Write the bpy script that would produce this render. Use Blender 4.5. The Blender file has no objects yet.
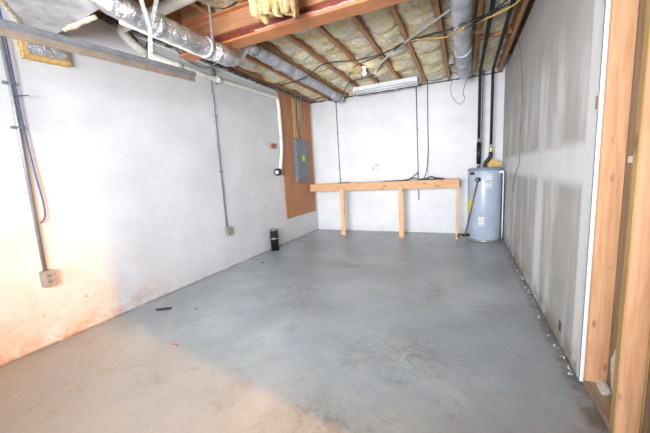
import bpy, bmesh, math, random
from mathutils import Vector, Matrix, noise
random.seed(7)
sc = bpy.context.scene
C = sc.collection
R = math.radians

# ---------------------------------------------------------------- camera
CAM = Vector((2.895, -5.872, 1.2)); YAW, PIT, ROL = -0.4351, -0.1407, -0.0542
cd = bpy.data.cameras.new('camera'); cam = bpy.data.objects.new('camera', cd); C.objects.link(cam)
cy, sy, cp, sp, cr, sr = math.cos(YAW), math.sin(YAW), math.cos(PIT), math.sin(PIT), math.cos(ROL), math.sin(ROL)
F = Vector((sy*cp, cy*cp, sp)); r0 = Vector((cy, -sy, 0)); u0 = r0.cross(F)
Rt = cr*r0+sr*u0; Up = -sr*r0+cr*u0
M = Matrix((Rt, Up, -F)).transposed().to_4x4(); M.translation = CAM
cam.matrix_world = M
cd.sensor_width = 36; cd.lens = 301.18/650*36; cd.clip_start = .02
sc.camera = cam
# ---------------------------------------------------------------- world, lights, exposure
w = bpy.data.worlds.new('world'); sc.world = w; w.use_nodes = True
w.node_tree.nodes['Background'].inputs[0].default_value = (.82, .9, 1, 1)
w.node_tree.nodes['Background'].inputs[1].default_value = .35
def area(name, loc, target, sx, sz, power, col, spread=180):
    l = bpy.data.lights.new(name, 'AREA'); l.shape = 'RECTANGLE'; l.size = sx; l.size_y = sz
    l.energy = power; l.color = col; l.spread = R(spread)
    o = bpy.data.objects.new(name, l); C.objects.link(o); o.location = loc
    o.rotation_euler = (Vector(target)-Vector(loc)).to_track_quat('-Z', 'Y').to_euler()
    return o
area('added_fill_from_behind', (1.9, -15.0, 1.5), (1.8, 0, 1.4), 4.5, 3.2, 800, (.90, .95, 1))  # unseen fill light added behind the camera for even brightness
area('bounced_flash', (2.05, -6.6, 1.45), (1.25, -2.3, 1.5), 1.3, .6, 74, (.92, .96, 1), 105)
area('warm_room_lamp', (6.5, -5.42, 2.62), (0, -4.9, .2), .14, .5, 128, (1, .45, .11), 120)
vs = sc.view_settings
vs.view_transform = 'Standard'; vs.look = 'None'; vs.gamma = 1; vs.use_curve_mapping = False; vs.exposure = .35

# ---------------------------------------------------------------- materials
def lin(c):
    return tuple(((v/255)/12.92 if v/255 <= .04045 else ((v/255+.055)/1.055)**2.4) for v in c)+(1,)
class NT:
    def __init__(s, name):
        s.m = bpy.data.materials.new(name); s.m.use_nodes = True; s.t = s.m.node_tree
        s.b = s.t.nodes['Principled BSDF']; s.tc = s.t.nodes.new('ShaderNodeTexCoord')
    def n(s, typ, **k):
        nd = s.t.nodes.new(typ)
        for a, b in k.items(): setattr(nd, a, b)
        return nd
    def l(s, a, b): s.t.links.new(a, b)
    def vec(s, scale=(1, 1, 1), rand=False):
        mp = s.n('ShaderNodeMapping'); mp.inputs['Scale'].default_value = scale
        s.l(s.tc.outputs['Object'], mp.inputs['Vector'])
        if rand:
            oi = s.n('ShaderNodeObjectInfo'); mu = s.n('ShaderNodeMath', operation='MULTIPLY'); mu.inputs[1].default_value = 37
            s.l(oi.outputs['Random'], mu.inputs[0]); s.l(mu.outputs[0], mp.inputs['Location'])
        return mp.outputs[0]
    def noise(s, v, scale, detail=4, rough=.6, dist=0):
        nd = s.n('ShaderNodeTexNoise'); nd.inputs['Scale'].default_value = scale
        nd.inputs['Detail'].default_value = detail; nd.inputs['Roughness'].default_value = rough
        nd.inputs['Distortion'].default_value = dist; s.l(v, nd.inputs['Vector']); return nd.outputs['Fac']
    def ramp(s, f, stops):
        nd = s.n('ShaderNodeValToRGB'); e = nd.color_ramp.elements
        while len(e) < len(stops): e.new(.5)
        for i, (p, c) in enumerate(stops):
            e[i].position = p; e[i].color = lin(c) if isinstance(c, tuple) else (c, c, c, 1)
        s.l(f, nd.inputs[0]); return nd.outputs[0]
    def mix(s, f, a, b, mode='MIX'):
        nd = s.n('ShaderNodeMix', data_type='RGBA', blend_type=mode)
        for sock, v in ((nd.inputs[0], f), (nd.inputs[6], a), (nd.inputs[7], b)):
            if isinstance(v, bpy.types.NodeSocket): s.l(v, sock)
            elif isinstance(v, tuple): sock.default_value = lin(v)
            else: sock.default_value = v
        return nd.outputs[2]
    def math(s, op, a, b=0.0, clamp=False):
        nd = s.n('ShaderNodeMath', operation=op); nd.use_clamp = clamp
        for i, v in ((0, a), (1, b)):
            if isinstance(v, bpy.types.NodeSocket): s.l(v, nd.inputs[i])
            else: nd.inputs[i].default_value = v
        return nd.outputs[0]
    def band(s, v, a, b, soft):       # 1 between a and b
        def st(e0, e1):
            nd = s.n('ShaderNodeMapRange'); nd.interpolation_type = 'SMOOTHSTEP'
            s.l(v, nd.inputs[0]); nd.inputs[1].default_value = e0; nd.inputs[2].default_value = e1; return nd.outputs[0]
        return s.math('MULTIPLY', st(a-soft, a+soft), s.math('SUBTRACT', 1.0, st(b-soft, b+soft)))
    def xyz(s):
        nd = s.n('ShaderNodeSeparateXYZ'); s.l(s.tc.outputs['Object'], nd.inputs[0]); return nd.outputs
    def bump(s, h, strength=.3, dist=.01):
        nd = s.n('ShaderNodeBump'); nd.inputs['Strength'].default_value = strength; nd.inputs['Distance'].default_value = dist
        s.l(h, nd.inputs['Height']); s.l(nd.outputs[0], s.b.inputs['Normal'])
    def out(s, col=None, rough=.6, metal=0):
        if isinstance(col, bpy.types.NodeSocket): s.l(col, s.b.inputs['Base Color'])
        elif col: s.b.inputs['Base Color'].default_value = lin(col)
        if isinstance(rough, bpy.types.NodeSocket): s.l(rough, s.b.inputs['Roughness'])
        else: s.b.inputs['Roughness'].default_value = rough
        s.b.inputs['Metallic'].default_value = metal
        return s.m
def plain(name, col, rough=.5, metal=0, var=.12, scale=25):
    t = NT(name); v = t.vec(rand=True); f = t.noise(v, scale)
    d = tuple(max(0, int(c*(1-var))) for c in col); e = tuple(min(255, int(c*(1+var*.6))) for c in col)
    c = t.ramp(f, [(.3, d), (.7, e)]); t.bump(f, .12, .003); return t.out(c, rough, metal)
def wood(name, light, dark, axis=2, knots=True, rough=.65):
    t = NT(name); sc_ = [1, 1, 1]; sc_[axis] = .07; v = t.vec(tuple(sc_), True)
    f = t.noise(v, 45, 5, .6, .6); g = t.noise(v, 9, 2, .5, 1.2)
    c = t.ramp(f, [(.28, dark), (.62, light)])
    m2 = tuple(int(a*.5+b*.5) for a, b in zip(light, dark))
    c = t.mix(t.math('MULTIPLY', g, .45), c, m2)
    if knots:
        s2 = [1, 1, 1]; s2[axis] = .42; vo = t.n('ShaderNodeTexVoronoi'); vo.inputs['Scale'].default_value = 9 if knots is True else knots
        t.l(t.vec(tuple(s2), True), vo.inputs['Vector'])
        k = t.ramp(vo.outputs['Distance'], [(.05, 1.0), (.2, 0.0)])
        c = t.mix(t.math('MULTIPLY', k, .75), c, tuple(int(a*.55) for a in dark))
    t.bump(f, .25, .002); return t.out(c, rough)
def foil(name, col, rough, metal, crinkle=1.0):
    t = NT(name); v = t.vec(rand=True); f = t.noise(v, 26, 6, .75, 1.0)
    vo = t.n('ShaderNodeTexVoronoi', feature='DISTANCE_TO_EDGE'); vo.inputs['Scale'].default_value = 22; t.l(t.vec((1, .6, 1)), vo.inputs['Vector'])
    h = t.math('ADD', f, t.math('MULTIPLY', vo.outputs[0], .6)); t.bump(h, .55*crinkle, .012)
    c = t.ramp(t.noise(v, 7), [(.3, tuple(int(x*.72) for x in col)), (.7, col)])
    r = t.math('ADD', t.math('MULTIPLY', f, .25), rough-.1)
    return t.out(c, r, metal)

def m_floor():
    t = NT('painted_concrete_floor'); v = t.vec()
    a = t.noise(v, 1.3, 6, .65, .4); b = t.noise(v, 7, 6, .7); d = t.noise(v, 40, 3)
    c = t.ramp(a, [(.25, (136, 145, 151)), (.5, (155, 163, 170)), (.72, (180, 186, 190))])
    c = t.mix(t.math('MULTIPLY', t.ramp(b, [(.42, 0.0), (.72, 1.0)]), .4), c, (168, 170, 170))
    X = t.xyz()
    # dirt and brown scuffs in the near left, then a beige light tint
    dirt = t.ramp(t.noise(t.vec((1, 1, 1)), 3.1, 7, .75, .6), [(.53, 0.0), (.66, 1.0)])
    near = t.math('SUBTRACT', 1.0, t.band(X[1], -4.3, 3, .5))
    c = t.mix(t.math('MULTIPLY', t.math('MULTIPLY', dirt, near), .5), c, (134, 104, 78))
    c = t.mix(t.math('MULTIPLY', t.math('MULTIPLY', t.math('SUBTRACT', 1.0, t.band(X[1], -4.5, 3, .35)), t.ramp(a, [(.3, .5), (.6, 1.0)])), .42), c, (160, 142, 116))  # beige dust film that paints the warm lamp light into the near floor
    far = t.math('MULTIPLY', t.ramp(t.noise(v, 5.3, 6, .7, 1), [(.58, 0.0), (.68, 1.0)]), .28)
    c = t.mix(far, c, (112, 104, 92))
    sp_ = t.ramp(t.noise(v, 60, 2), [(.7, 0.0), (.76, 1.0)]); c = t.mix(t.math('MULTIPLY', sp_, .5), c, (105, 85, 66))
    sm = None; nz = t.noise(v, 11, 7, .8, 1.2)
    for sx_, sy_, rx_, ry_ in ((1.55, -3.55, .34, .2), (1.25, -3.2, .3, .12), (2.65, -2.9, .12, .35), (3.1, -3.1, .25, .2), (2.5, -4.0, .5, .35), (1.5, -2.3, .5, .15), (2.3, -1.9, .3, .12), (3.2, -2.2, .2, .4), (2.3, -4.7, .35, .2)):
        dx = t.math('MULTIPLY', t.math('SUBTRACT', X[0], sx_), 1/rx_); dy = t.math('MULTIPLY', t.math('SUBTRACT', X[1], sy_), 1/ry_)
        q = t.math('SUBTRACT', 1.0, t.math('ADD', t.math('MULTIPLY', dx, dx), t.math('MULTIPLY', dy, dy)), True)
        sm = q if sm is None else t.math('MAXIMUM', sm, q)
    c = t.mix(t.math('MULTIPLY', t.math('MULTIPLY', sm, t.ramp(nz, [(.44, 0.0), (.62, 1.0)])), .6), c, (116, 108, 94))
    fine = t.ramp(t.noise(v, 48, 5, .8), [(.35, 1.0), (.5, 0.0)]); c = t.mix(t.math('MULTIPLY', fine, .28), c, (118, 122, 124))
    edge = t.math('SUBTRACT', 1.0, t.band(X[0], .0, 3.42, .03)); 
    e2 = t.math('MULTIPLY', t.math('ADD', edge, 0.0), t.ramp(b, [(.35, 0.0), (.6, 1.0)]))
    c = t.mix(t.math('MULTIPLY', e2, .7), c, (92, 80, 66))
    t.bump(t.math('ADD', b, t.math('MULTIPLY', d, .3)), .12, .01)
    r = t.math('ADD', t.math('MULTIPLY', b, .28), .22)
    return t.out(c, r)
def m_block(axis):
    t = NT('white_painted_block_'+'xy'[axis]); X = t.xyz(); u = X[axis]; z = X[2]
    cb = t.n('ShaderNodeCombineXYZ'); t.l(u, cb.inputs[0]); t.l(z, cb.inputs[1])
    br = t.n('ShaderNodeTexBrick'); t.l(cb.outputs[0], br.inputs['Vector'])
    br.inputs['Scale'].default_value = 1; br.inputs['Brick Width'].default_value = .405; br.inputs['Row Height'].default_value = .203
    br.inputs['Mortar Size'].default_value = .008; br.inputs['Mortar Smooth'].default_value = .6
    v = t.vec(); n1 = t.noise(v, 2.2, 5, .6); n2 = t.noise(v, 30, 5, .7); n3 = t.noise(t.vec((1, 1, 2.2)), 9, 6, .7, .5)
    c = t.ramp(n1, [(.3, (208, 208, 211)), (.7, (224, 224, 227))])
    c = t.mix(t.math('MULTIPLY', t.ramp(n3, [(.58, 0.0), (.7, 1.0)]), .3), c, (196, 190, 182))
    # damp, rusty efflorescence along the floor
    low = t.band(z, -1, .10, .14)
    st = t.math('MULTIPLY', low, t.ramp(t.noise(v, 6, 7, .75, .7), [(.42, 0.0), (.66, 1.0)]))
    if axis == 1:
        amp = t.math('ADD', t.math('MULTIPLY', t.math('SUBTRACT', 1.0, t.band(u, -3.9, 5, .35)), .75), .22)
        st = t.math('MULTIPLY', st, amp)
        c = t.mix(st, c, (178, 112, 62))
        hi = t.math('MULTIPLY', t.band(z, -1, .42, .3), t.math('MULTIPLY', t.band(u, -9, -3.75, .3), t.ramp(t.noise(v, 3, 6, .7, .3), [(.4, 0.0), (.7, 1.0)])))
        c = t.mix(t.math('MULTIPLY', hi, .5), c, (214, 168, 128))  # efflorescence stains, deepened to paint in the warm lamp's orange
        spk = t.math('MULTIPLY', t.band(z, .05, .42, .12), t.math('MULTIPLY', t.band(u, -5.2, -3.7, .2), t.ramp(t.noise(v, 34, 4, .6), [(.62, 0.0), (.68, 1.0)])))
        c = t.mix(t.math('MULTIPLY', spk, .8), c, (170, 110, 70))
        line = t.math('MULTIPLY', t.band(z, -1, .012, .012), t.ramp(t.noise(v, 5), [(.35, 0.0), (.5, 1.0)]))
        c = t.mix(t.math('MULTIPLY', line, .7), c, (110, 92, 74))
    else:
        c = t.mix(t.math('MULTIPLY', st, .25), c, (150, 146, 140))
        d = t.math('MULTIPLY', t.band(u, 1.24, 1.40, .05), t.band(z, 1.18, 1.33, .05))
        d = t.math('MULTIPLY', d, t.ramp(t.noise(v, 14, 5, .7), [(.47, 0.0), (.6, 1.0)]))
        c = t.mix(t.math('MULTIPLY', d, .85), c, (140, 128, 110))
    h = t.math('ADD', t.math('MULTIPLY', br.outputs['Fac'], -.32), t.math('MULTIPLY', n2, .8)); t.bump(h, .22, .005)
    return t.out(c, .55)
def m_drywall():
    t = NT('mudded_drywall'); X = t.xyz(); v = t.vec(); y, z = X[1], X[2]
    vs_ = t.vec((1, 1, .13)); f = t.noise(vs_, 4.2, 5, .6, .35); g = t.noise(t.vec((1, 1, .3)), 4, 5, .6, .3)
    paper = t.ramp(t.noise(v, 5, 4), [(.3, (170, 167, 163)), (.7, (184, 181, 177))])
    mud = t.ramp(f, [(.42, 0.0), (.66, 1.0)])
    lowmask = t.math('SUBTRACT', 1.0, t.band(z, 1.9, 4, .35))
    mud = t.math('MULTIPLY', mud, t.math('MULTIPLY', lowmask, t.ramp(g, [(.3, .25), (.6, 1.0)])))
    joint = t.math('MULTIPLY', t.band(z, 1.06, 1.3, .05), t.ramp(g, [(.2, .6), (.5, 1.0)]))
    j2 = t.band(y, -4.2, -3.80, .025)
    j3 = t.math('MULTIPLY', t.band(y, -2.95, -2.65, .06), t.band(z, -1, 1.95, .2)); j3 = t.math('MULTIPLY', j3, t.ramp(f, [(.3, .3), (.55, 1.0)]))
    mud = t.math('MAXIMUM', t.math('MAXIMUM', mud, joint), t.math('MAXIMUM', j2, j3))
    c = t.mix(t.math('MULTIPLY', mud, .85), paper, (232, 235, 238))
    dots = t.ramp(t.noise(v, 24, 1), [(.74, 0.0), (.77, 1.0)]); c = t.mix(t.math('MULTIPLY', dots, .5), c, (205, 205, 205))
    st = t.math('MULTIPLY', t.band(z, -1, .10, .12), t.ramp(t.noise(v, 8, 6, .7), [(.40, 0.0), (.55, 1.0)]))
    c = t.mix(t.math('MULTIPLY', st, .8), c, (112, 98, 80))
    # black mould spot
    s2 = t.math('MULTIPLY', t.band(y, -3.59, -3.535, .012), t.band(z, .09, .165, .015)); c = t.mix(s2, c, (70, 70, 78))
    t.bump(t.math('ADD', mud, t.math('MULTIPLY', f, .4)), .25, .004)
    return t.out(c, .75)
def m_insul():
    t = NT('yellow_insulation'); v = t.vec(rand=True)
    a = t.noise(v, 5, 5, .65, 1.0); b = t.noise(v, 18, 6, .75, .6); d = t.noise(v, 3.2, 3)
    c = t.ramp(a, [(.28, (236, 204, 132)), (.42, (246, 226, 168)), (.54, (250, 242, 212)), (.66, (242, 241, 236))])
    c = t.mix(t.math('MULTIPLY', t.ramp(b, [(.34, 1.0), (.46, 0.0)]), .5), c, (170, 140, 90))
    c = t.mix(t.math('MULTIPLY', t.ramp(d, [(.55, 0.0), (.7, 1.0)]), .5), c, (214, 214, 216))
    t.bump(t.math('ADD', a, b), 1.0, .05); return t.out(c, .7)
MT = dict(
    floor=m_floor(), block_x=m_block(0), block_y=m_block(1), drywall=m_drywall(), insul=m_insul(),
    joist=wood('brown_joist_wood', (190, 142, 98), (142, 98, 62), 1),
    stud=wood('orange_stud_wood', (222, 176, 136), (194, 138, 98), 2, 14),
    studyedge=wood('yellow_stud_wood', (196, 164, 108), (160, 126, 78), 2),
    benchx=wood('shelf_rail_wood', (216, 170, 126), (186, 134, 92), 0),
    benchz=wood('shelf_leg_wood', (226, 186, 140), (200, 152, 106), 2),
    platew=wood('weathered_plate_wood', (172, 154, 130), (136, 118, 94), 1),
    ply=wood('plywood_backboard', (198, 142, 100), (162, 106, 70), 2, False),
    plyl=wood('pale_batten_wood', (214, 176, 118), (180, 138, 84), 2, False),
    nail=wood('red_brown_beam_wood', (184, 132, 96), (148, 98, 68), 0, False),
    backing=wood('grey_brown_backing', (156, 136, 114), (128, 106, 84), 2, False),
    subfloor=wood('subfloor_plywood', (190, 146, 106), (150, 108, 74), 0, False),
    redoxide=plain('red_oxide_steel', (122, 58, 44), .5, 0, .25, 14),
    orangeox=plain('orange_brown_steel', (186, 120, 76), .5, 0, .1, 5),
    pinkflake=plain('pink_flaking_paint', (204, 140, 124), .7, 0, .2, 40),
    foil=foil('crinkled_foil_wrap', (238, 240, 244), .26, .9, 1.6), foild=foil('dull_foil_wrap', (214, 218, 226), .5, .3, .8),
    foilb=foil('scuffed_plenum_foil', (222, 222, 226), .5, .25, .35),
    yellow=plain('yellow_fibre_edge', (208, 172, 104), .9, 0, .2, 60),
    torn=plain('pale_torn_fibre', (208, 176, 126), .9, 0, .3, 30), tape=plain('tan_fibre_edge', (206, 194, 166), .85, 0, .2, 50),
    galv=plain('galvanised_steel', (140, 146, 154), .4, .6, .12, 30), zinc=plain('grey_conduit', (142, 146, 150), .45, .5, .1, 30),
    strap=plain('hanger_strap', (196, 198, 202), .4, .4, .2, 60),
    dusty=plain('dusty_tan_steel', (128, 114, 100), .6, .1, .15, 20),
    pvc=plain('white_pvc', (226, 224, 214), .4, 0, .05, 12), black=plain('black_plastic', (24, 24, 26), .45, 0, .3, 30),
    foam=plain('black_pipe_foam', (30, 30, 34), .8, 0, .3, 40), panel=plain('grey_panel_enamel', (116, 122, 132), .45, .1, .06, 10),
    greyw=plain('grey_cable', (92, 96, 102), .5, 0, .1, 30), darkw=plain('dark_cable', (44, 46, 50), .5, 0, .1, 30),
    yelw=plain('yellow_cable', (216, 176, 84), .5, 0, .1, 30), bluew=plain('blue_wire', (58, 66, 120), .5, 0, .1, 30),
    tank=plain('blue_grey_tank_enamel', (172, 184, 202), .3, 0, .04, 6), tanktop=plain('tank_lid', (132, 142, 158), .4, 0, .06, 6),
    white=plain('white_enamel', (222, 224, 228), .4, 0, .04, 12), paper=plain('white_paper_label', (226, 226, 222), .6, 0, .05, 80),
    ylabel=plain('yellow_label', (216, 206, 70), .6, 0, .06, 60), brass=plain('brass', (206, 170, 84), .3, .8, .1, 30),
    copper=plain('tarnished_copper', (142, 108, 92), .4, .5, .15, 30), pan=plain('drain_pan_metal', (178, 176, 170), .4, .6, .15, 20),
    bxbrown=plain('brown_box', (156, 110, 84), .6, 0, .12, 40), putty2=plain('grey_ivory_plate', (160, 154, 142), .5, 0, .12, 60), putty=plain('ivory_plastic', (196, 192, 182), .5, 0, .08, 40),
    sillshade=plain('dark_sill_shade_debris', (96, 82, 70), .9, 0, .4, 20), ink=plain('grey_print', (120, 120, 128), .7, 0, .05, 40),
    caulk=plain('white_spatter', (222, 220, 214), .8, 0, .1, 40), leaf=plain('dark_litter', (52, 44, 36), .9, 0, .3, 50),
)
bb = NT('lit_bulb'); bb.b.inputs['Emission Color'].default_value = (1, .9, .72, 1); bb.b.inputs['Emission Strength'].default_value = 4; MT['bulb'] = bb.out((255, 250, 240), .3)

# ---------------------------------------------------------------- mesh helpers
def bx(bm, x0, x1, y0, y1, z0, z1, bev=0):
    r = bmesh.ops.create_cube(bm, size=1); vs_ = r['verts']
    for v in vs_:
        v.co = Vector(((x0+x1)/2+v.co.x*(x1-x0), (y0+y1)/2+v.co.y*(y1-y0), (z0+z1)/2+v.co.z*(z1-z0)))
    if bev: bmesh.ops.bevel(bm, geom=list({e for v in vs_ for e in v.link_edges}), offset=bev, segments=2, affect='EDGES')
def smooth(pts, n=6):
    P = [Vector(p) for p in pts]; P = [P[0]*2-P[1]]+P+[P[-1]*2-P[-2]]; out = []
    for i in range(1, len(P)-2):
        a, b, c, d = P[i-1:i+3]
        for k in range(n):
            t = k/n; out.append(.5*((2*b)+(c-a)*t+(2*a-5*b+4*c-d)*t*t+(-a+3*b-3*c+d)*t**3))
    out.append(P[-2]); return out
def fillet(pts, rad, n=6):
    P = [Vector(p) for p in pts]; out = [P[0]]
    for i in range(1, len(P)-1):
        a, b, c = P[i-1:i+2]; d1 = (a-b); d2 = (c-b); r = min(rad, d1.length*.48, d2.length*.48)
        s, e = b+d1.normalized()*r, b+d2.normalized()*r
        for k in range(n+1):
            t = k/n; out.append((1-t)**2*s+2*t*(1-t)*b+t*t*e)
    out.append(P[-1]); return out
def tube(bm, pts, r, n=10, wob=0, cap=True):
    P = [Vector(p) for p in pts]; rings = []; up = None
    for i, p in enumerate(P):
        d = (P[min(i+1, len(P)-1)]-P[max(i-1, 0)]).normalized()
        if up is None: up = Vector((0, 0, 1)) if abs(d.z) < .9 else Vector((0, 1, 0))
        s = d.cross(up).normalized(); up = s.cross(d).normalized(); ri = r[i] if isinstance(r, (list, tuple)) else r
        ring = []
        for k in range(n):
            a = 2*math.pi*k/n; o = s*math.cos(a)+up*math.sin(a); q = p+o*ri
            if wob: q += o*wob*(noise.noise(q*14)+.6*noise.noise(q*35))
            ring.append(bm.verts.new(q))
        rings.append(ring)
    for a, b in zip(rings, rings[1:]):
        for k in range(n):
            f = bm.faces.new((a[k], a[(k+1) % n], b[(k+1) % n], b[k])); f.smooth = True
    if cap: bm.faces.new(rings[0][::-1]); bm.faces.new(rings[-1])
def dense(pts, step):
    out = []; P = [Vector(p) for p in pts]
    for a, b in zip(P, P[1:]):
        n = max(1, int((b-a).length/step))
        out += [a.lerp(b, k/n) for k in range(n)]
    return out+[P[-1]]
def lathe(bm, c, prof, n=32):
    rings = []
    for r, z in prof: rings.append([bm.verts.new((c[0]+r*math.cos(2*math.pi*k/n), c[1]+r*math.sin(2*math.pi*k/n), z)) for k in range(n)])
    for a, b in zip(rings, rings[1:]):
        for k in range(n):
            f = bm.faces.new((a[k], a[(k+1) % n], b[(k+1) % n], b[k])); f.smooth = True
    bm.faces.new(rings[0][::-1]); bm.faces.new(rings[-1])
def prism(bm, poly, axis, a, b):
    def P(u, v, w): return {0: (w, u, v), 1: (u, w, v), 2: (u, v, w)}[axis]
    A = [bm.verts.new(P(u, v, a)) for u, v in poly]; B = [bm.verts.new(P(u, v, b)) for u, v in poly]; n = len(poly)
    fs = [bm.faces.new(A), bm.faces.new(B[::-1])]
    for k in range(n): fs.append(bm.faces.new((A[k], B[k], B[(k+1) % n], A[(k+1) % n])))
def link(name, bm, m, parent=None, loc=None, ang=35):
    bmesh.ops.recalc_face_normals(bm, faces=bm.faces)
    root = parent; off = Vector((0, 0, 0))
    if parent is None and loc is not None: off = Vector(loc)
    while root is not None: off = off+root.location; root = root.parent
    for v in bm.verts: v.co -= off
    me = bpy.data.meshes.new(name); bm.to_mesh(me); bm.free(); me.materials.append(MT[m])
    o = bpy.data.objects.new(name, me); C.objects.link(o)
    if parent: o.parent = parent
    elif loc is not None: o.location = loc
    return o
def MK(fn, *a, **k):
    bm = bmesh.new(); fn(bm, *a, **k); return bm
def thing(name, label, cat, loc, group=None):
    o = bpy.data.objects.new(name, None); C.objects.link(o); o.location = loc; o.empty_display_size = .1
    o['label'] = label; o['category'] = cat
    if group: o['group'] = group
    return o
def tag(o, label, cat, group=None, kind=None):
    o['label'] = label; o['category'] = cat
    if group: o['group'] = group
    if kind: o['kind'] = kind
    return o
def struct(name, bm, m, label=None, parent=None):
    o = link(name, bm, m, parent)
    if not parent:
        o['kind'] = 'structure'
        if label: o['label'] = label; o['category'] = name.split('_')[0]
    return o

W, H = 3.479, 2.67
# ---------------------------------------------------------------- setting
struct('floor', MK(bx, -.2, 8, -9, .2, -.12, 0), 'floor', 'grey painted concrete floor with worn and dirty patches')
struct('wall_left', MK(bx, -.2, 0, -9, .2, 0, H+.26), 'block_y', 'long white painted block wall on the left with rusty stains at its foot')
struct('wall_back', MK(bx, 0, W+.25, 0, .2, 0, H+.26), 'block_x', 'white painted block wall at the far end')
bm = bmesh.new(); bx(bm, W, W+.0127, -3.955, 0, .012, H+.01)
struct('wall_right', bm, 'drywall', 'unpainted drywall on the right streaked with joint compound')
bm = bmesh.new(); bx(bm, W+.102, W+.116, -4.908, 0, 0, H+.26); bx(bm, W+.089, W+.102, -4.37, -4.325, .04, H)
struct('wall_outer', bm, 'backing', 'brown backing panel seen between the open studs')
bm = bmesh.new(); bx(bm, W+.013, W+.1, -6.7, -4.91, 2.06, H+.26); bx(bm, W+.013, W+.1, -9, -6.7, 0, H+.26)
struct('wall_entrance', bm, 'drywall', 'wall beside and above the doorway by the camera')
struct('ceiling', MK(bx, -.2, W+.25, -9, .2, H+.24, H+.28), 'subfloor', 'brown plywood subfloor above the joists')
bm = bmesh.new(); bx(bm, W-.004, W, -3.966, -3.915, .015, H, .0015); bx(bm, W-.004, W+.0125, -3.970, -3.955, .015, H, .0015)
struct('trim_1', bm, 'white', 'white corner bead down the cut edge of the drywall')
# dark strip painting the shaded gap under the joists, with wall-top debris
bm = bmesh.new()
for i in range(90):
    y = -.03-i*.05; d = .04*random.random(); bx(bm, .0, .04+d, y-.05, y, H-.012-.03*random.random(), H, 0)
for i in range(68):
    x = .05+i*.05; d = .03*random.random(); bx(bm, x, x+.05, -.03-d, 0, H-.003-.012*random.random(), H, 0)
struct('trim_2', bm, 'sillshade', 'dark ragged strip of painted shade and debris where the block walls meet the joists')

# ---------------------------------------------------------------- ceiling joists and insulation
JX = [.06+.37*k for k in range(10)]; JX[-1] = 3.40
jl = ['ceiling joist tight against the top of the left wall', 'ceiling joist between the left wall and the thin foil duct',
      'ceiling joist running directly above the thin foil duct', 'ceiling joist just right of the thin foil duct',
      'ceiling joist just left of the lit bulb, behind the steel beam', 'ceiling joist just right of the lit bulb, passing over the strip light',
      'ceiling joist over the right end of the white strip light', 'ceiling joist along the left side of the fat vertical-looking duct at right',
      'ceiling joist between the fat right duct and the black pipes', 'last ceiling joist, above the drywall at the right']
for i, x in enumerate(JX):
    bm = MK(bx, x-.021, x+.021, -7.2, -.002, H+.001, H+.24)
    tag(link('ceiling_joist', bm, 'joist', None, (x, -3.6, H)), 'red-brown wooden '+jl[i], 'joist', 'floor joists overhead')
bl = ['in the first bay beside the left wall', 'in the bay left of the thin foil duct', 'in the bay right above and beside the thin foil duct', 'in the bay right of the thin foil duct',
      'in the bay above the lit bulb', 'in the bay above the middle of the strip light', 'in the bay above the right end of the strip light',
      'in the bay above the fat duct on the right', 'in the last bay behind the black pipes at right']
def batt(x0, x1, y0, y1, low, seed):
    bm = bmesh.new(); nx, ny = 9, int((y1-y0)/.035); g = []
    for j in range(ny+1):
        row = []
        for i in range(nx+1):
            u = i/nx; y = y0+(y1-y0)*j/ny; x = x0+(x1-x0)*u
            p = Vector((x*3.2, y*3.2, seed)); d = .045*noise.noise(p)+.03*noise.noise(p*2.6)+.008*noise.noise(p*8)
            seam = .03*math.exp(-((((y*1.9+seed*.37) % 1)-.5)/.045)**2)
            row.append(bm.verts.new((x, y, low+.012-.05*math.sin(math.pi*u)+d+seam)))
        g.append(row)
    for j in range(ny):
        for i in range(nx): f = bm.faces.new((g[j][i], g[j][i+1], g[j+1][i+1], g[j+1][i])); f.smooth = True
    r = bmesh.ops.extrude_face_region(bm, geom=list(bm.faces))
    for v in r['geom']:
        if isinstance(v, bmesh.types.BMVert): v.co.z = low+.19
    return bm
for i in range(9):
    x0, x1 = JX[i]+.0225, JX[i+1]-.0225
    o = link('insulation_batt', batt(x0, x1, -3.54, -.03, H+(.035 if i < 7 else .075), i*3.1+1), 'insul', None, ((x0+x1)/2, -1.8, H))
    tag(o, 'insulation batt '+bl[i], 'insulation', 'insulation batts behind the beam')
fl = ['first', 'next']
for i in range(2, 8):
    x0, x1 = JX[i]+.0225, JX[i+1]-.0225
    o = link('insulation_batt', batt(x0, x1, -4.05 if i == 2 else -5.6, -3.56, H+.05, i*5.7+40), 'insul', None, ((x0+x1)/2, -4.2, H))
    tag(o, 'yellow insulation batt before the beam, '+['short piece beside the narrow strap', 'beside the pale drain pipe', 'beside the torn insulation clump', 'over the middle of the floor', 'left of the camera', 'above the camera'][i-2], 'insulation', 'insulation batts before the beam')

# ---------------------------------------------------------------- beam
t = thing('support_beam', 'red-brown support beam crossing under the joists at the top of the picture', 'beam', (1.7, -3.52, 2.40))
bm = bmesh.new(); bx(bm, .36, W-.001, -3.60, -3.44, 2.40, 2.418, .003); link('bottom_flange', bm, 'orangeox', t)
bm = bmesh.new(); bx(bm, .36, W-.001, -3.53, -3.51, 2.418, 2.655); link('web', bm, 'redoxide', t)
bm = bmesh.new(); bx(bm, .36, W-.001, -3.60, -3.44, 2.655, 2.67, .002); link('top_flange', bm, 'orangeox', t)
bm = bmesh.new(); bx(bm, .36, W-.001, -3.568, -3.531, 2.505, 2.654, .003); link('added_web_board', bm, 'nail', t)  # board added to give the upper web its lit orange tone
bm = bmesh.new(); pts = []
x = 1.28
while x < 2.4:
    wd = .05+.09*random.random(); h = .008+.012*random.random(); pts.append((x, h)); x += wd
poly = [(1.28, 2.4175)]+[(a, 2.421+b) for a, b in pts]+[(pts[-1][0]+.03, 2.4175)]
prism(bm, poly, 1, -3.601, -3.594); link('paint_flake', bm, 'pinkflake', t)

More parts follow.
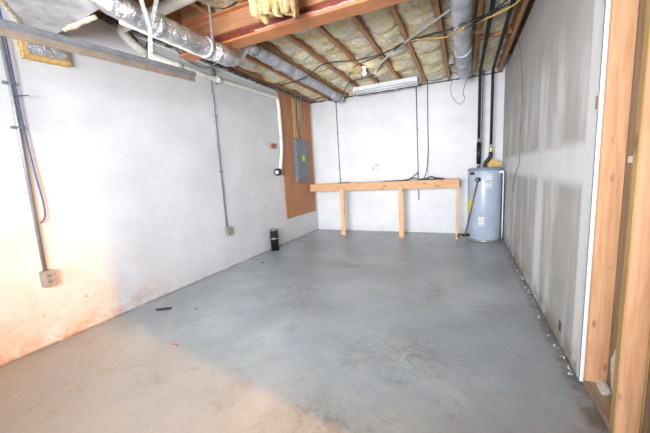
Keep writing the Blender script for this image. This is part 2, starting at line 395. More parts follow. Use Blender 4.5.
for i, lb in ((0, 'short brown blocking board over the beam, nearest the left wall'), (1, 'short brown blocking board over the beam, above the foil duct')):
    x0, x1 = JX[i]+.0225, JX[i+1]-.0225
    tag(link('blocking', MK(bx, x0, x1, -3.60, -3.56, H+.002, H+.238, .002), 'nail', None, ((x0+x1)/2, -3.58, H)), lb, 'blocking')
# torn insulation hanging in front of the beam
bm = bmesh.new(); n = 60; top, bot = [], []
for j in range(7):
    row = []
    for i in range(n+1):
        u = i/n; X = 1.49+.33*u; zb = 2.36-.07*u+.012*math.sin(u*17)-(.03 if .12 < u < .26 else 0)
        Y = -3.93+.035*math.sin(u*33)+.02*math.sin(u*58)-.05*j/6
        z = zb+(2.72-zb)*j/6
        row.append(bm.verts.new((X, Y+.02*noise.noise(Vector((X*20, z*9, 1))), z)))
    top.append(row)
for j in range(6):
    for i in range(n): f = bm.faces.new((top[j][i], top[j][i+1], top[j+1][i+1], top[j+1][i])); f.smooth = True
r = bmesh.ops.extrude_face_region(bm, geom=list(bm.faces))
bmesh.ops.translate(bm, vec=(.01, .05, .01), verts=[v for v in r['geom'] if isinstance(v, bmesh.types.BMVert)])
tag(link('torn_insulation', bm, 'torn', None, (1.6, -3.9, 2.67)), 'ragged folded clump of pale yellow insulation hanging in front of the beam', 'insulation')

# ---------------------------------------------------------------- ducts
t = thing('round_duct', 'shiny foil-wrapped duct that bends up past the beam and runs back under the joists', 'duct', (.95, -3.9, 2.28))
link('front_run', MK(tube, dense([(.90, -4.72, 2.38), (.95, -4.60, 2.29), (.965, -4.50, 2.275), (.965, -3.78, 2.275)], .012), .070, 36, .009), 'foil', t)
el = fillet([(.965, -3.80, 2.275), (.965, -3.53, 2.275), (.83, -3.18, 2.56), (.80, -2.93, 2.585)], .16, 10)
link('elbow', MK(tube, el, [.077-.011*i/(len(el)-1) for i in range(len(el))], 32, .008), 'foil', t)
link('rear_run', MK(tube, dense([(.80, -2.94, 2.585), (.765, -.30, 2.59)], .025), .068, 24, .009), 'foild', t)
for y in (-4.3, -3.74):
    bm = bmesh.new(); tube(bm, [(.965, y-.02, 2.275), (.965, y+.02, 2.275)], .078, 28); link('joint_band', bm, 'foil', t)
link('seam_strip', MK(tube, dense([(.925, -4.52, 2.216), (.925, -3.78, 2.216)], .05), .017, 8, .004), 'pvc', t)
t2 = thing('plenum_duct', 'big scuffed foil-wrapped duct box in the top left corner', 'duct', (.6, -4.75, 2.3))
poly = [(.03, -4.66), (.22, -4.72), (.42, -4.86), (.62, -5.06), (.8, -5.45), (1.5, -5.45), (1.4, -4.75), (1.06, -4.60), (.90, -4.56), (.36, -4.53), (.03, -4.52)]
bm = bmesh.new(); prism(bm, poly, 2, 2.30, 2.655); bmesh.ops.bevel(bm, geom=list(bm.edges), offset=.012, segments=3, affect='EDGES'); link('wrapped_box', bm, 'foilb', t2)
ed = dense([(.10, -4.68, 2.305), (.24, -4.745, 2.305), (.43, -4.885, 2.305), (.63, -5.085, 2.305), (.80, -5.45, 2.31)], .015)
link('near_edge_wrap', MK(tube, ed, .016, 8, .012), 'tape', t2)
link('far_edge_wrap', MK(tube, dense([(.34, -4.535, 2.3), (.5, -4.53, 2.298), (.69, -4.53, 2.296)], .012), .018, 8, .010), 'tape', t2)
# foil flap on the wall
t3 = thing('insulation_flap', 'foil-faced insulation flap with yellow fibre edges against the left wall under the duct box', 'insulation', (.03, -4.52, 2.13))
def blob(y0, y1, z0, z1, x0, x1, jag, seed):
    bm = bmesh.new(); pl = []
    for a, b in (((y0, z1), (y0, z0)), ((y0, z0), (y1, z0+.018)), ((y1, z0+.018), (y1, z1)), ((y1, z1), (y0, z1))):
        for k in range(12):
            u = k/12; p = Vector((a[0]+(b[0]-a[0])*u, a[1]+(b[1]-a[1])*u, seed))
            pl.append((p.x+jag*noise.noise(p*40), p.y+jag*noise.noise(p*40+Vector((5, 5, 5)))))
    prism(bm, pl, 0, x0, x1); return bm
link('fibre_backing', blob(-4.665, -4.375, 2.135, 2.37, .003, .045, .012, 2), 'yellow', t3)
link('foil_face', blob(-4.64, -4.395, 2.166, 2.44, .046, .056, .006, 7), 'foil', t3)

t = thing('round_duct', 'fat dull-silver duct hung under the joists at right, ending at the back wall', 'duct', (2.9, -2.5, 2.56))
link('front_run', MK(tube, dense([(2.862, -3.40, 2.565), (2.868, -1.75, 2.565)], .03), .085, 24, .010), 'foild', t)
link('rear_run', MK(tube, dense([(2.87, -1.74, 2.56), (2.893, -.74, 2.56)], .03), .092, 24, .010), 'foild', t)
t = thing('vent_cap', 'small open round duct stub beside the right duct near the back wall', 'vent', (2.72, -.7, H-.02))
bm = bmesh.new(); tube(bm, [(2.725, -1.00, H+.03), (2.722, -1.02, H-.06)], .04, 16, cap=False); bmesh.ops.solidify(bm, geom=list(bm.faces), thickness=.004); link('collar', bm, 'pvc', t)
bm = bmesh.new(); tube(bm, [(2.724, -1.00, H-.03), (2.724, -1.003, H-.04)], .036, 16); link('dark_disc', bm, 'black', t)  # black disc painting the dark inside of the open stub

# straps
t = thing('hanger_strap', 'V-shaped metal hanger strap dropping past the foil duct to the steel track', 'strap', (1.1, -4.48, 2.0))
for a, b in (((1.10, -4.575, 2.668), (1.10, -4.458, 2.16)), ((1.10, -4.27, 2.668), (1.10, -4.452, 2.16)), ((1.10, -4.455, 2.165), (1.10, -4.48, 1.965))):
    bm = bmesh.new(); a = Vector(a); b = Vector(b); s = Vector((.3, .95, 0)).normalized()*.013; n_ = (b-a).cross(s).normalized()*.0015
    a_ = a
    V = [bm.verts.new(p+q+r_) for p in (a_, b) for q in (s, -s) for r_ in (n_, -n_)]
    bmesh.ops.convex_hull(bm, input=V); link('strap_leg', bm, 'strap', t)
t = thing('hanger_strap', 'narrow hanger strap looped around the foil duct just before the beam', 'strap', (.95, -3.85, 2.4))
bm = bmesh.new(); bx(bm, 1.040, 1.043, -3.863, -3.843, 2.29, 2.67); link('strap_leg', bm, 'strap', t)
bm = bmesh.new()
tube(bm, [(.965, -3.868, 2.275), (.965, -3.838, 2.275)], .081, 28); link('strap_loop', bm, 'strap', t)

# ---------------------------------------------------------------- steel track
t = thing('overhead_track', 'grey steel overhead track hanging below the foil duct at upper left', 'track', (1.1, -4.6, 1.93))
def trk(poly):
    bm = bmesh.new(); prism(bm, poly, 1, -5.75, -4.13)
    for v in bm.verts: v.co.z += (v.co.y+5.17)*.06
    return bm
link('channel', trk([(1.075, 1.892), (1.10, 1.892), (1.112, 1.902), (1.112, 1.918), (1.103, 1.927), (1.09, 1.931), (1.06, 1.933), (1.06, 1.925), (1.086, 1.921), (1.10, 1.914), (1.10, 1.905), (1.075, 1.9)]), 'galv', t)
link('lower_lip', trk([(1.09, 1.858), (1.096, 1.858), (1.10, 1.892), (1.075, 1.892), (1.075, 1.888)]), 'dusty', t)

# ---------------------------------------------------------------- drain pipe
t = thing('drain_pipe', 'white plastic drain pipe crossing above the foil duct, then along and down the left wall', 'pipe', (.06, -2.5, 2.5))
link('cross_run', MK(tube, [(2.9, -4.05, 2.615), (.42, -3.98, 2.58)], .045, 18), 'pvc', t)
link('elbow', MK(tube, fillet([(.5, -3.98, 2.58), (.09, -3.97, 2.57), (.085, -3.86, 2.49), (.065, -3.7, 2.45)], .13, 8), .038, 18), 'pvc', t)
link('wall_run', MK(tube, fillet([(.065, -3.75, 2.45), (.06, -2.9, 2.44), (.06, -1.40, 2.495), (.06, -1.385, 2.38), (.06, -1.37, 1.86)], .12, 8), .031, 18), 'pvc', t)
link('lower_run', MK(tube, fillet([(.06, -1.37, 1.90), (.06, -1.385, 1.62), (.06, -1.43, 1.46), (.05, -1.44, 1.34), (.07, -1.50, 1.275), (.075, -1.545, 1.27)], .08, 6), .028, 18), 'pvc', t)
for y in (-2.75, -3.35): link('coupling', MK(tube, [(.061, y-.05, 2.446), (.061, y+.05, 2.446)], .036, 18), 'pvc', t)
link('end_ring', MK(tube, [(.078, -1.545, 1.272), (.078, -1.60, 1.268)], .060, 18), 'black', t)
link('end_cap', MK(tube, [(.079, -1.595, 1.268), (.079, -1.612, 1.267)], .03, 18), 'white', t)

# thin upper pipe along the wall
tag(link('thin_pipe', MK(tube, fillet([(.03, -4.0, 2.60), (.03, -1.5, 2.595), (.03, -1.36, 2.59), (.03, -1.33, 2.3)], .1), .012, 8), 'pvc', None, (.03, -2.5, 2.6)), 'thin white pipe along the top of the left wall above the drain pipe', 'pipe')

# ---------------------------------------------------------------- wall conduits
def box_plate(parent, c, wy, hz, d, col='zinc', face='putty2', axis=0):
    x, y, z = c; bm = bmesh.new()
    if axis == 0: bx(bm, x, x+d, y-wy/2, y+wy/2, z-hz/2, z+hz/2, .004)
    else: bx(bm, x-wy/2, x+wy/2, y-d, y, z-hz/2, z+hz/2, .004)
    b = link('outlet_box', bm, col, parent)
    bm = bmesh.new()
    if axis == 0: bx(bm, x+d+.0005, x+d+.007, y-wy/2-.003, y+wy/2+.003, z-hz/2-.003, z+hz/2+.003, .002)
    else: bx(bm, x-wy/2-.003, x+wy/2+.003, y-d-.007, y-d-.0005, z-hz/2-.003, z+hz/2+.003, .002)
    p = link('face_plate', bm, face, b)
    for s in (-.022, .022):
        bm = bmesh.new()
        if axis == 0: bx(bm, x+d+.0075, x+d+.010, y-.014, y+.014, z+s-.012, z+s+.012, .002)
        else: bx(bm, x-.014, x+.014, y-d-.010, y-d-.0075, z+s-.012, z+s+.012, .002)
        link('socket', bm, 'ink', b)
t = thing('wall_conduit', 'grey metal conduit down the near left wall to a low outlet box', 'conduit', (.02, -4.76, .5))
link('tube', MK(tube, [(.018, -4.762, 2.64), (.018, -4.758, 1.8), (.018, -4.762, .585)], .0125, 10), 'zinc', t)
box_plate(t, (.001, -4.757, .527), .075, .118, .045)
for z in (1.94, 1.64):
    bm = bmesh.new(); bx(bm, .001, .034, -4.80, -4.735, z-.008, z+.008, .002); link('pipe_clip', bm, 'zinc', t)
tag(link('loose_wire', MK(tube, smooth([(.036, -4.75, 2.64), (.038, -4.742, 2.1), (.03, -4.735, 1.7), (.03, -4.72, 1.35), (.026, -4.70, 1.1), (.028, -4.708, .99), (.024, -4.735, .95)]), .005, 6), 'bluew', None, (.03, -4.74, 1.8)), 'dark blue wire hanging beside the near conduit on the left wall', 'wire')
tag(link('nail', MK(tube, [(0, -4.74, 1.86), (.1, -4.70, 1.862)], .003, 6), 'darkw', None, (0.0, -4.74, 1.86)), 'thin dark nail sticking out of the wall beside the near conduit', 'nail')
t = thing('wall_conduit', 'grey conduit down the middle of the left wall to an outlet box', 'conduit', (.02, -2.82, .45))
link('tube', MK(tube, [(.10, -2.84, 2.66), (.018, -2.835, 2.4), (.018, -2.815, .56)], .009, 10), 'zinc', t)
box_plate(t, (.001, -2.805, .51), .07, .11, .045)
for z in (2.0, 1.3):
    bm = bmesh.new(); bx(bm, .001, .032, -2.85, -2.795, z-.007, z+.007, .002); link('pipe_clip', bm, 'zinc', t)
tag(link('wire_stub', MK(tube, smooth([(.02, -2.76, 2.66), (.02, -2.755, 2.52), (.02, -2.75, 2.40)]), .006, 6), 'darkw', None, (.02, -2.76, 2.5)), 'short dark wire end beside the middle conduit on the left wall', 'wire')
tag(link('hanging_cable', MK(tube, smooth([(.05, -3.88, 2.64), (.06, -3.78, 2.53), (.02, -3.7, 2.45), (.02, -3.66, 2.57), (.04, -3.64, 2.66)]), .006, 6), 'darkw', None, (.03, -3.7, 2.6)), 'looped dark cable on the left wall beside the white pipe elbow', 'cable')
tag(link('grey_cable', MK(tube, smooth([(.3, -3.66, 2.62), (.10, -3.35, 2.57), (.08, -3.16, 2.52), (.14, -3.02, 2.50), (.3, -2.9, 2.60), (.5, -2.85, 2.64)]), .01, 8), 'zinc', None, (.1, -3.2, 2.5)), 'drooping grey cable between the left wall and the foil duct', 'cable')
for y in (-1.62, -2.1, -3.3):
    pass
t = thing('junction_box', 'small brown box on the left wall left of the drain pipe', 'box', (0, -1.55, 1.70))
bm = bmesh.new(); bx(bm, .001, .04, -1.64, -1.50, 1.665, 1.74, .004); link('case', bm, 'bxbrown', t)
for y in (-1.60, -1.54):
    bm = bmesh.new(); bx(bm, .0405, .044, y-.018, y+.018, 1.685, 1.72, .002); link('insert', bm, 'copper', t)

# ---------------------------------------------------------------- electrical backboard
t = thing('plywood_backboard', 'tall orange plywood board on the left wall behind the grey breaker panel', 'board', (0, -.71, .42))
link('plywood', MK(bx, .001, .02, -1.30, -.125, .43, 2.66, .002), 'ply', t)
for y0, y1, m in ((-.86, -.78, 'plyl'), (-.62, -.52, 'plyl'), (-1.29, -1.03, 'ply'), (-.42, -.30, 'ply')):
    link('batten', MK(bx, .021, .034, y0, y1, 1.90, 2.62, .002), m, t)
t = thing('breaker_panel', 'grey metal breaker panel with a yellow sticker on the plywood board', 'breaker panel', (.02, -.7, 1.07))
link('cabinet', MK(bx, .0215, .10, -.93, -.50, 1.075, 1.86, .006), 'panel', t)
d = link('door', MK(bx, .101, .110, -.90, -.53, 1.13, 1.80, .004), 'panel', t)
link('latch', MK(bx, .1105, .118, -.57, -.55, 1.44, 1.50, .002), 'zinc', d)
link('sticker', MK(bx, .1105, .112, -.755, -.665, 1.46, 1.57), 'ylabel', d)
t = thing('panel_conduit', 'vertical grey conduit entering the top of the breaker panel', 'conduit', (.06, -.7, 1.86))
link('tube', MK(tube, [(.06, -.70, 1.867), (.06, -.70, 2.58), (.08, -.70, 2.66)], .014, 10), 'zinc', t)
link('connector', MK(tube, [(.06, -.70, 1.862), (.06, -.70, 1.91)], .02, 12), 'galv', t)
for k, (y, m, lb) in enumerate(((-.80, 'torn', 'pale yellow cable left of the conduit above the breaker panel'), (-.60, 'torn', 'pale yellow cable right of the conduit above the breaker panel'))):
    tag(link('panel_cable', MK(tube, smooth([(.05, y*.6-.28, 1.865), (.045, y, 2.05), (.045, y, 2.45), (.09, y-.03, 2.66)]), .006, 6), m, None, (.05, y, 2.2)), lb, 'cable')
# bundle of dark cables at the top of the board
for k in range(0, 4):
    y = -1.25+.2*k
    tag(link('cable_bundle', MK(tube, smooth([(.06+.02*k, y-.5, 2.655), (.09, y-.2, 2.62-.012*k), (.08, y+.1, 2.60), (.11, y+.32, 2.625), (.16+.03*k, y+.55, 2.66)]), .006, 6), 'greyw' if k % 2 else 'zinc', None, (.09, y, 2.62)),
        ['grey cable farthest left in the tangle at the top of the plywood board', 'darker cable second from left in the tangle at the top of the plywood board', 'grey cable third from left in the tangle above the breaker panel', 'darker cable nearest the back wall in the tangle above the breaker panel'][k], 'cable', 'cables above the plywood board')

# ---------------------------------------------------------------- black pipe stub on the floor
t = thing('pipe_stub', 'short black plastic pipe standing on the floor against the left wall', 'pipe', (.08, -1.83, 0))
c = (.08, -1.83)
bm = bmesh.new(); lathe(bm, c, [(.066, 0), (.066, .165), (.072, .168), (.072, .235), (.066, .238), (.066, .325), (.056, .33)], 24); link('pipe_body', bm, 'black', t)
bm = bmesh.new(); lathe(bm, c, [(.073, .19), (.075, .195), (.075, .205), (.073, .21)], 24); link('clamp_band', bm, 'galv', t)
bm = bmesh.new(); lathe(bm, c, [(.06, .3305), (.062, .335), (.06, .35), (.03, .352)], 24); link('cap', bm, 'panel', t)

# ---------------------------------------------------------------- back wall
t = thing('wall_conduit', 'thin grey conduit down the left part of the back wall behind the shelf frame', 'conduit', (.56, -.02, .6))
link('tube', MK(tube, [(.548, -.012, 2.65), (.57, -.012, .60)], .008, 8), 'greyw', t)
box_plate(t, (.57, -.001, .58), .05, .07, .03, axis=1)
for z in (2.0, 1.3): link('pipe_clip', MK(bx, .538, .582, -.023, -.001, z-.006, z+.006, .001), 'zinc', t)
t = thing('wall_conduit', 'thin grey conduit in the middle of the back wall down to a small white box', 'conduit', (2.12, -.02, .55))
link('tube', MK(tube, [(2.104, -.012, 2.65), (2.132, -.012, .62)], .008, 8), 'greyw', t)
bm = bmesh.new(); bx(bm, 2.10, 2.16, -.035, -.001, .545, .62, .004); link('outlet_box', bm, 'white', t)
link('tube_clip', MK(bx, 2.095, 2.14, -.024, -.001, 1.9, 1.915, .001), 'zinc', t)
tag(link('hanging_cable', MK(tube, smooth([(2.30, -.02, 2.65), (2.30, -.015, 2.0), (2.305, -.03, 1.5), (2.29, -.2, 1.15), (2.26, -.38, 1.02), (2.24, -.45, 1.01)]), .0075, 6), 'greyw', None, (2.3, -.02, 2.0)), 'thin dark cable hanging down the back wall onto the wooden shelf frame', 'cable')
tag(link('wire_loop', MK(tube, smooth([(2.70, -.012, 2.66), (2.675, -.012, 2.50), (2.73, -.012, 2.34), (2.83, -.012, 2.25), (2.90, -.012, 2.33), (2.87, -.012, 2.42), (2.90, -.012, 2.55), (2.94, -.012, 2.66)]), .0035, 6), 'greyw', None, (2.8, -.01, 2.5)), 'thin looped wire on the back wall left of the black pipes', 'wire')

# shelf frame
t = thing('shelf_frame', 'bare two-by-four shelf frame on three legs along the back wall', 'shelf', (1.4, -.4, 0))
link('front_rail', MK(bx, .10, 2.83, -.49, -.452, .862, 1.0, .003), 'benchx', t)
link('wall_ledger', MK(bx, .022, 2.83, -.04, -.002, .862, .995, .003), 'benchx', t)
for x in (.102, .95, 1.9, 2.792): link('cross_piece', MK(bx, x, x+.038, -.451, -.041, .87, .99, .002), 'platew', t)
for x, wdt in ((.784, .085), (1.895, .085), (2.802, .04)):
    bm = bmesh.new(); bx(bm, x-wdt/2, x+wdt/2, -.528, -.4905, 0, .90 if wdt > .05 else .862, .003)
    link('leg', bm, 'benchz', t)
for i, (x0, pts_, m, lb) in enumerate((
    (2.1, [(1.72, -.47, 1.008), (1.9, -.46, 1.012), (2.0, -.475, 1.012), (2.07, -.46, 1.05), (2.10, -.3, 1.09), (2.12, -.08, 1.12), (2.125, -.03, 1.16)], 'darkw', 'black cable lying at the left end of the coil on the shelf frame'),
    (2.3, [(1.9, -.47, 1.011), (2.05, -.46, 1.03), (2.12, -.47, 1.045), (2.2, -.47, 1.02), (2.35, -.465, 1.014), (2.5, -.47, 1.011), (2.6, -.468, 1.009)], 'darkw', 'black cable stretched along the right part of the shelf frame top'),
    (2.4, [(2.2, -.478, 1.018), (2.32, -.46, 1.03), (2.40, -.475, 1.055), (2.46, -.46, 1.03), (2.58, -.47, 1.018)], 'black', 'thick black cord bunched on the shelf frame under the hanging cable'))):
    tag(link('coiled_cable', MK(tube, smooth(pts_), .011 if m == 'black' else .0085, 8), m, None, (x0, -.47, 1.0)), lb, 'cable', 'cables on the shelf frame')
tag(link('coiled_cable', MK(tube, smooth([(.70, -.47, 1.008), (.82, -.46, 1.012), (.95, -.475, 1.009)]), .008, 8), 'darkw', None, (.8, -.47, 1.0)), 'small dark cable scrap on the shelf frame above the left leg', 'cable', 'cables on the shelf frame')
tag(link('coiled_cable', MK(tube, smooth([(1.58, -.47, 1.008), (1.66, -.46, 1.012), (1.76, -.475, 1.009)]), .006, 8), 'darkw', None, (1.6, -.47, 1.0)), 'small dark cable scrap on the shelf frame left of the middle leg', 'cable', 'cables on the shelf frame')

# ---------------------------------------------------------------- water heater
hx, hy, hr = 3.195, -.42, .238
t = thing('water_heater', 'blue-grey cylindrical water heater in the right back corner', 'water heater', (hx, hy, 0))
c = (hx, hy)
bm = bmesh.new(); lathe(bm, c, [(hr-.006, .03), (hr, .04), (hr, 1.13), (hr-.004, 1.14)], 48); link('tank', bm, 'tank', t)
bm = bmesh.new(); lathe(bm, c, [(hr+.003, 1.115), (hr+.004, 1.145), (hr-.005, 1.158), (.12, 1.165), (.0001, 1.166)], 48); link('lid', bm, 'tanktop', t)
bm = bmesh.new(); lathe(bm, c, [(hr-.02, 0), (hr+.012, .0), (hr+.02, .035), (hr+.008, .035), (hr+.002, .01)], 48); link('drain_pan', bm, 'pan', t)
def curved(a0, a1, z0, z1, r, m, nm, par, th=.003):
    bm = bmesh.new(); n = 8; pl = []
    for k in range(n+1): a = R(a0+(a1-a0)*k/n); pl.append((hx+r*math.cos(a), hy+r*math.sin(a)))
    for k in range(n, -1, -1): a = R(a0+(a1-a0)*k/n); pl.append((hx+(r+th)*math.cos(a), hy+(r+th)*math.sin(a)))
    prism(bm, pl, 2, z0, z1); return link(nm, bm, m, par)
# the camera sees the side facing about -93 degrees
curved(-172, -140, .46, .66, hr+.001, 'ylabel', 'energy_label', t)
w1 = curved(-88, -66, .97, 1.06, hr+.001, 'paper', 'warning_label', t)
for k in range(3): curved(-87, -67, .985+.026*k, .991+.026*k, hr+.0045, 'ink', 'print_line', w1, .0006)
w2 = curved(-88, -66, .855, .935, hr+.001, 'paper', 'warning_label', t)
for k in range(3): curved(-87, -67, .868+.024*k, .874+.024*k, hr+.0045, 'ink', 'print_line', w2, .0006)
w3 = curved(-112, -92, .27, .40, hr+.001, 'paper', 'rating_label', t)
for k in range(4): curved(-111, -93, .285+.027*k, .290+.027*k, hr+.0045, 'ink', 'print_line', w3, .0006)
curved(-150, -128, 1.06, 1.10, hr+.001, 'darkw', 'brand_plate', t)
vx, vy = hx+.245*math.cos(R(-112)), hy+.245*math.sin(R(-112))
link('relief_valve', MK(tube, [(hx+.235*math.cos(R(-112)), hy+.235*math.sin(R(-112)), .985), (hx+.30*math.cos(R(-112)), hy+.30*math.sin(R(-112)), .985)], .034, 20), 'black', t)
link('valve_plug', MK(tube, [(hx+.30*math.cos(R(-112)), hy+.30*math.sin(R(-112)), .985), (hx+.315*math.cos(R(-112)), hy+.315*math.sin(R(-112)), .985)], .016, 14), 'galv', t)
link('discharge_pipe', MK(tube, [(vx-.015, vy-.055, .97), (hx-.27, hy-.17, .10)], .011, 10), 'copper', t)
link('drain_cock', MK(tube, [(hx-.21, hy-.12, .09), (hx-.30, hy-.14, .085)], .022, 12), 'black', t)
link('hose_end', MK(tube, smooth([(hx-.30, hy-.14, .085), (hx-.36, hy-.13, .10), (hx-.38, hy-.14, .05)]), .014, 10), 'black', t)
link('side_pipe', MK(tube, fillet([(hx+.21, hy-.06, 1.10), (hx+.255, hy-.07, 1.10), (hx+.255, hy-.07, .30), (hx+.255, hy-.06, .04)], .03), .011, 10), 'white', t)
link('side_fitting', MK(bx, hx+.185, hx+.25, hy-.16, hy-.13, 1.07, 1.10, .004), 'white', t)
# lid pad
bm = bmesh.new(); n_ = 20; pl = [(hx+.125+.095*math.cos(R(a)), 1.17+.115*math.sin(R(a))) for a in range(0, 181, 12)]
prism(bm, pl, 1, hy-.06, hy-.02); bmesh.ops.bevel(bm, geom=list(bm.edges), offset=.008, segments=2, affect='EDGES')
for v in bm.verts: v.co += Vector((noise.noise(v.co*30), noise.noise(v.co*30+Vector((3, 3, 3))), 0))*.01; v.co.z = max(v.co.z, 1.169)
tag(link('insulation_pad', bm, 'yellow', None, (hx+.07, hy, 1.17)), 'half-round tan insulation pad standing on top of the water heater', 'insulation')
# supply pipes
t = thing('supply_pipe', 'left black foam-covered pipe from the ceiling down to the water heater', 'pipe', (3.105, -.36, 1.17))
link('ceiling_run', MK(tube, dense([(3.12, -3.42, 2.64), (3.11, -.46, 2.635)], .3), .021, 12), 'foam', t)
link('vertical_run', MK(tube, fillet([(3.11, -.5, 2.635), (3.11, -.36, 2.63), (3.108, -.36, 1.62)], .06), .022, 12), 'foam', t)
link('union', MK(tube, [(3.108, -.36, 1.56), (3.108, -.36, 1.63)], .024, 14), 'galv', t)
link('lower_sleeve', MK(tube, [(3.108, -.36, 1.23), (3.108, -.36, 1.56)], .031, 14), 'black', t)
link('tank_nipple', MK(tube, [(3.108, -.36, 1.166), (3.108, -.36, 1.24)], .02, 14), 'galv', t)
t = thing('supply_pipe', 'right black foam-covered pipe with a brass valve leading into the water heater', 'pipe', (3.275, -.33, 1.3))
link('ceiling_run', MK(tube, dense([(3.28, -3.42, 2.64), (3.285, -.43, 2.635)], .3), .021, 12), 'foam', t)
link('vertical_run', MK(tube, fillet([(3.285, -.47, 2.635), (3.285, -.33, 2.63), (3.282, -.33, 1.48)], .06), .020, 12), 'foam', t)
link('brass_valve', MK(lathe, (3.282, -.33), [(.016, 1.39), (.022, 1.40), (.024, 1.42), (.018, 1.44), (.024, 1.46), (.02, 1.485), (.016, 1.49)], 16), 'brass', t)
link('valve_collar', MK(lathe, (3.282, -.33), [(.018, 1.491), (.025, 1.495), (.025, 1.508), (.018, 1.512)], 14), 'white', t)
link('lower_bend', MK(tube, fillet([(3.282, -.33, 1.40), (3.282, -.33, 1.33), (3.21, -.34, 1.24), (3.20, -.34, 1.17)], .05), .03, 14), 'black', t)
t = thing('vertical_conduit', 'thin grey-green cable dropping beside the left black pipe to the water heater', 'cable', (3.14, -.34, 1.17))
link('cable', MK(tube, smooth([(3.155, -.30, 2.66), (3.15, -.30, 2.2), (3.15, -.31, 1.6), (3.135, -.32, 1.25), (3.125, -.32, 1.17)]), .008, 8), 'greyw', t)

# ---------------------------------------------------------------- ceiling lights and wiring
t = thing('strip_light', 'white two-tube strip light under the joists by the back wall', 'light', (1.67, -.52, 2.6))
link('housing', MK(bx, 1.11, 2.20, -.60, -.43, 2.60, 2.668, .006), 'white', t)
for y in (-.575, -.455):
    link('tube_lamp', MK(tube, [(1.14, y, 2.578), (2.17, y, 2.578)], .017, 12), 'white', t)
for x in (1.115, 2.173):
    link('lamp_holder', MK(bx, x, x+.022, -.598, -.432, 2.56, 2.599, .003), 'white', t)
t = thing('bulb_fixture', 'bare lit bulb in a white porcelain holder under the joists', 'light', (1.60, -1.5, 2.66))
link('holder', MK(lathe, (1.60, -1.5), [(.045, 2.668), (.045, 2.66), (.024, 2.65), (.020, 2.62)][::-1], 24), 'white', t)
link('bulb', MK(lathe, (1.60, -1.5), [(.004, 2.555), (.018, 2.56), (.025, 2.572), (.025, 2.586), (.018, 2.60), (.012, 2.619)], 24), 'bulb', t)
bl_ = bpy.data.lights.new('bulb_glow', 'POINT'); bl_.energy = 1.2; bl_.color = (1, .88, .7); bl_.shadow_soft_size = .04
bo = bpy.data.objects.new('bulb_glow', bl_); C.objects.link(bo); bo.location = (1.60, -1.5, 2.50)
cab = [
 ('long dark cable from the thin duct past the bulb to the top right', 'darkw', .008, [(.16, -1.455, 2.66), (.93, -2.043, 2.50), (1.182, -1.956, 2.652), (1.597, -1.853, 2.652), (1.974, -1.883, 2.652), (2.299, -2.081, 2.652), (2.66, -2.16, 2.64), (2.90, -2.611, 2.45), (3.06, -2.45, 2.57), (3.24, -2.548, 2.59)]),
 ('dark cable zigzagging from the back left corner past the bulb', 'darkw', .007, [(.125, -.189, 2.64), (.421, -.392, 2.652), (.77, -.45, 2.50), (1.168, -.942, 2.652), (1.594, -1.076, 2.652), (1.988, -1.721, 2.652), (2.223, -2.035, 2.652)]),
 ('short slack dark cable looping to the left of the bulb', 'darkw', .007, [(1.187, -.848, 2.655), (1.289, -1.274, 2.655), (1.521, -1.63, 2.655), (1.965, -1.842, 2.655)]),
 ('yellow cable stretched across the joists under the right duct', 'yelw', .0075, [(2.262, -2.062, 2.652), (2.431, -2.079, 2.645), (2.69, -2.04, 2.62), (2.87, -2.595, 2.455), (3.06, -2.42, 2.56), (3.283, -2.501, 2.59), (3.42, -2.7, 2.64)]),
 ('second dark cable crossing under the right duct toward the drywall', 'darkw', .008, [(2.311, -2.015, 2.66), (2.541, -2.14, 2.64), (2.70, -2.20, 2.62), (2.90, -2.72, 2.45), (3.037, -2.50, 2.56), (3.151, -2.56, 2.575), (3.3, -2.75, 2.60), (3.42, -2.9, 2.64)]),
]
for lb, m, r, p in cab:
    c0 = p[len(p)//2]; tag(link('ceiling_cable', MK(tube, smooth(p), r, 7), m, None, c0), lb, 'cable', 'cables strung below the joists')
tag(link('metal_conduit', MK(tube, [(1.40, -.961, 2.654), (1.994, -1.747, 2.654), (2.263, -2.064, 2.654), (2.66, -2.476, 2.650), (2.77, -2.631, 2.63)], .011, 10), 'strap', None, (2.2, -2.2, 2.65)), 'silver metal conduit running diagonally under the joists to the right duct', 'conduit')
tag(link('clip_block', MK(bx, 2.985, 3.06, -1.93, -1.86, 2.645, 2.669, .004), 'pinkflake', None, (3.02, -1.9, 2.66)), 'small pink-orange block under the joist right of the fat duct', 'block')
tag(link('blocking', MK(bx, 3.045, 3.375, -1.62, -1.58, 2.672, 2.80, .003), 'joist', None, (3.2, -1.6, 2.7)), 'short wooden blocking between the last two joists above the black pipes', 'blocking')
tag(link('wall_wire', MK(tube, smooth([(3.44, -1.55, 2.66), (3.472, -1.63, 2.36), (3.472, -1.75, 2.05), (3.472, -1.82, 1.8), (3.472, -1.72, 1.45), (3.472, -1.75, 1.2), (3.472, -1.55, 1.1), (3.472, -1.35, .95), (3.472, -1.3, .85)]), .004, 6), 'zinc', None, (3.47, -1.7, 1.8)), 'thin grey wire trailing down the drywall on the right', 'wire')

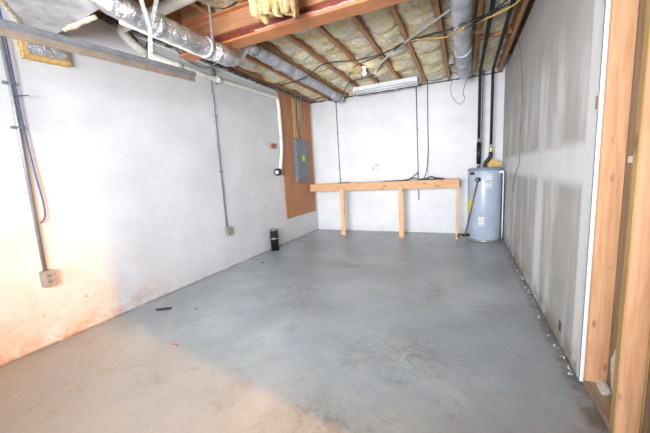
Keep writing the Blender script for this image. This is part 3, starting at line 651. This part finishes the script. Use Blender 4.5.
# ---------------------------------------------------------------- studs of the unfinished wall at right
SL = [(-3.956, 'orange wooden wall stud right beside the white drywall edge', 'stud'), (-4.325, 'orange-faced wall stud with a yellow edge at the right edge of the photo', 'studs'),
      (-4.67, 'wall stud nearest the camera but one, beside the doorway', 'stud'), (-4.87, 'wall stud forming the doorway side nearest the camera', 'stud')]
for y, lb, kk in SL:
    if kk == 'studs':
        t = thing('wall_stud', lb, 'stud', (W+.055, y-.019, .04))
        link('stud_face', MK(bx, W+.0045, W+.080, y-.038, y, .039, H, .002), 'stud', t)
        link('stud_edge', MK(bx, W-.0005, W+.004, y-.038, y, .039, H, .001), 'studyedge', t)
        link('outer_edge', MK(bx, W+.0805, W+.0885, y-.039, y, .039, H, .001), 'studyedge', t)
    else:
        tag(link('wall_stud', MK(bx, W+.013, W+.101, y-.038, y, .039, H, .002), 'stud', None, (W+.055, y-.019, .04)), lb, 'stud')
tag(link('bottom_plate', MK(bx, W+.0135, W+.1015, -4.908, -.01, 0.0, .038, .003), 'platew', None, (W+.05, -4.5, 0)), 'weathered wooden bottom plate on the floor under the open studs', 'board')
bm = bmesh.new()
for k in range(16):
    a = random.random(); bx(bm, W+.045+.05*a, W+.075+.02*a+.01*random.random(), -4.06+.01*k-.03, -4.03+.01*k, .0385, .045+.02*random.random(), .002)
tag(link('plaster_crumbs', bm, 'caulk', None, (W+.06, -4.0, .04)), 'white plaster crumbs on the bottom plate at the foot of the first stud', 'debris', None, 'stuff')
bm = bmesh.new(); pl = []
for k in range(26):
    a = 2*math.pi*k/26; q = 1+.45*noise.noise(Vector((math.cos(a)*2, math.sin(a)*2, 4))); pl.append((-4.10+.075*q*math.cos(a), .17+.13*q*math.sin(a)))
prism(bm, pl, 0, W+.098, W+.1015); tag(link('plaster_splash', bm, 'caulk', None, (W+.1, -4.1, .17)), 'white plaster splash low on the brown panel between the two studs', 'plaster')
bm = bmesh.new(); bx(bm, W+.098, W+.1015, -4.32, -4.02, 1.175, 1.205, .003); tag(link('plaster_splash', bm, 'caulk', None, (W+.1, -4.2, 1.19)), 'short white plaster line across the brown panel between the studs, above mid height', 'plaster')
tag(link('wood_shim', MK(bx, W-.008, W-.0045, -3.968, -3.935, 1.44, 1.50, .001), 'platew', None, (W-.008, -3.95, 1.47)), 'tiny tan wood shim on the white drywall corner bead', 'shim')

# ---------------------------------------------------------------- litter on the floor
bm = bmesh.new()
for k in range(70):
    y = -3.9+3.6*random.random(); x = W-.012-.03*random.random()**2; q = .0015+.0045*random.random()**2
    bx(bm, x-q, x+q, y-q*1.6, y+q*1.6, .0005, .003+q*.8, .001)
tag(link('drywall_crumbs', bm, 'caulk', None, (W-.02, -2, 0)), 'pale crumbs scattered along the foot of the drywall', 'debris', None, 'stuff')
def scrap(x, y, s, lb, m='leaf', ang=0.):
    bm = bmesh.new(); n = 9; pl = []
    for k in range(n):
        a = 2*math.pi*k/n; r = s*(.5+.6*random.random()); px, py = r*math.cos(a), r*.28*math.sin(a)
        pl.append((x+px*math.cos(ang)-py*math.sin(ang), y+px*math.sin(ang)+py*math.cos(ang)))
    prism(bm, pl, 2, 0.0005, .004+.15*s); tag(link('floor_scrap', bm, m, None, (x, y, 0)), lb, 'debris', 'scraps on the floor')
scrap(.315, -4.06, .075, 'long thin dark scrap on the floor near the left wall', ang=.5)
scrap(.97, -4.47, .035, 'small brown leaf-like scrap on the beige-tinted floor', 'bxbrown')
scrap(.61, -3.95, .018, 'tiny dark chip on the grey floor right of the long scrap')
scrap(.314, -2.51, .03, 'thin dark sliver on the floor left of the black pipe stub', ang=1.4)
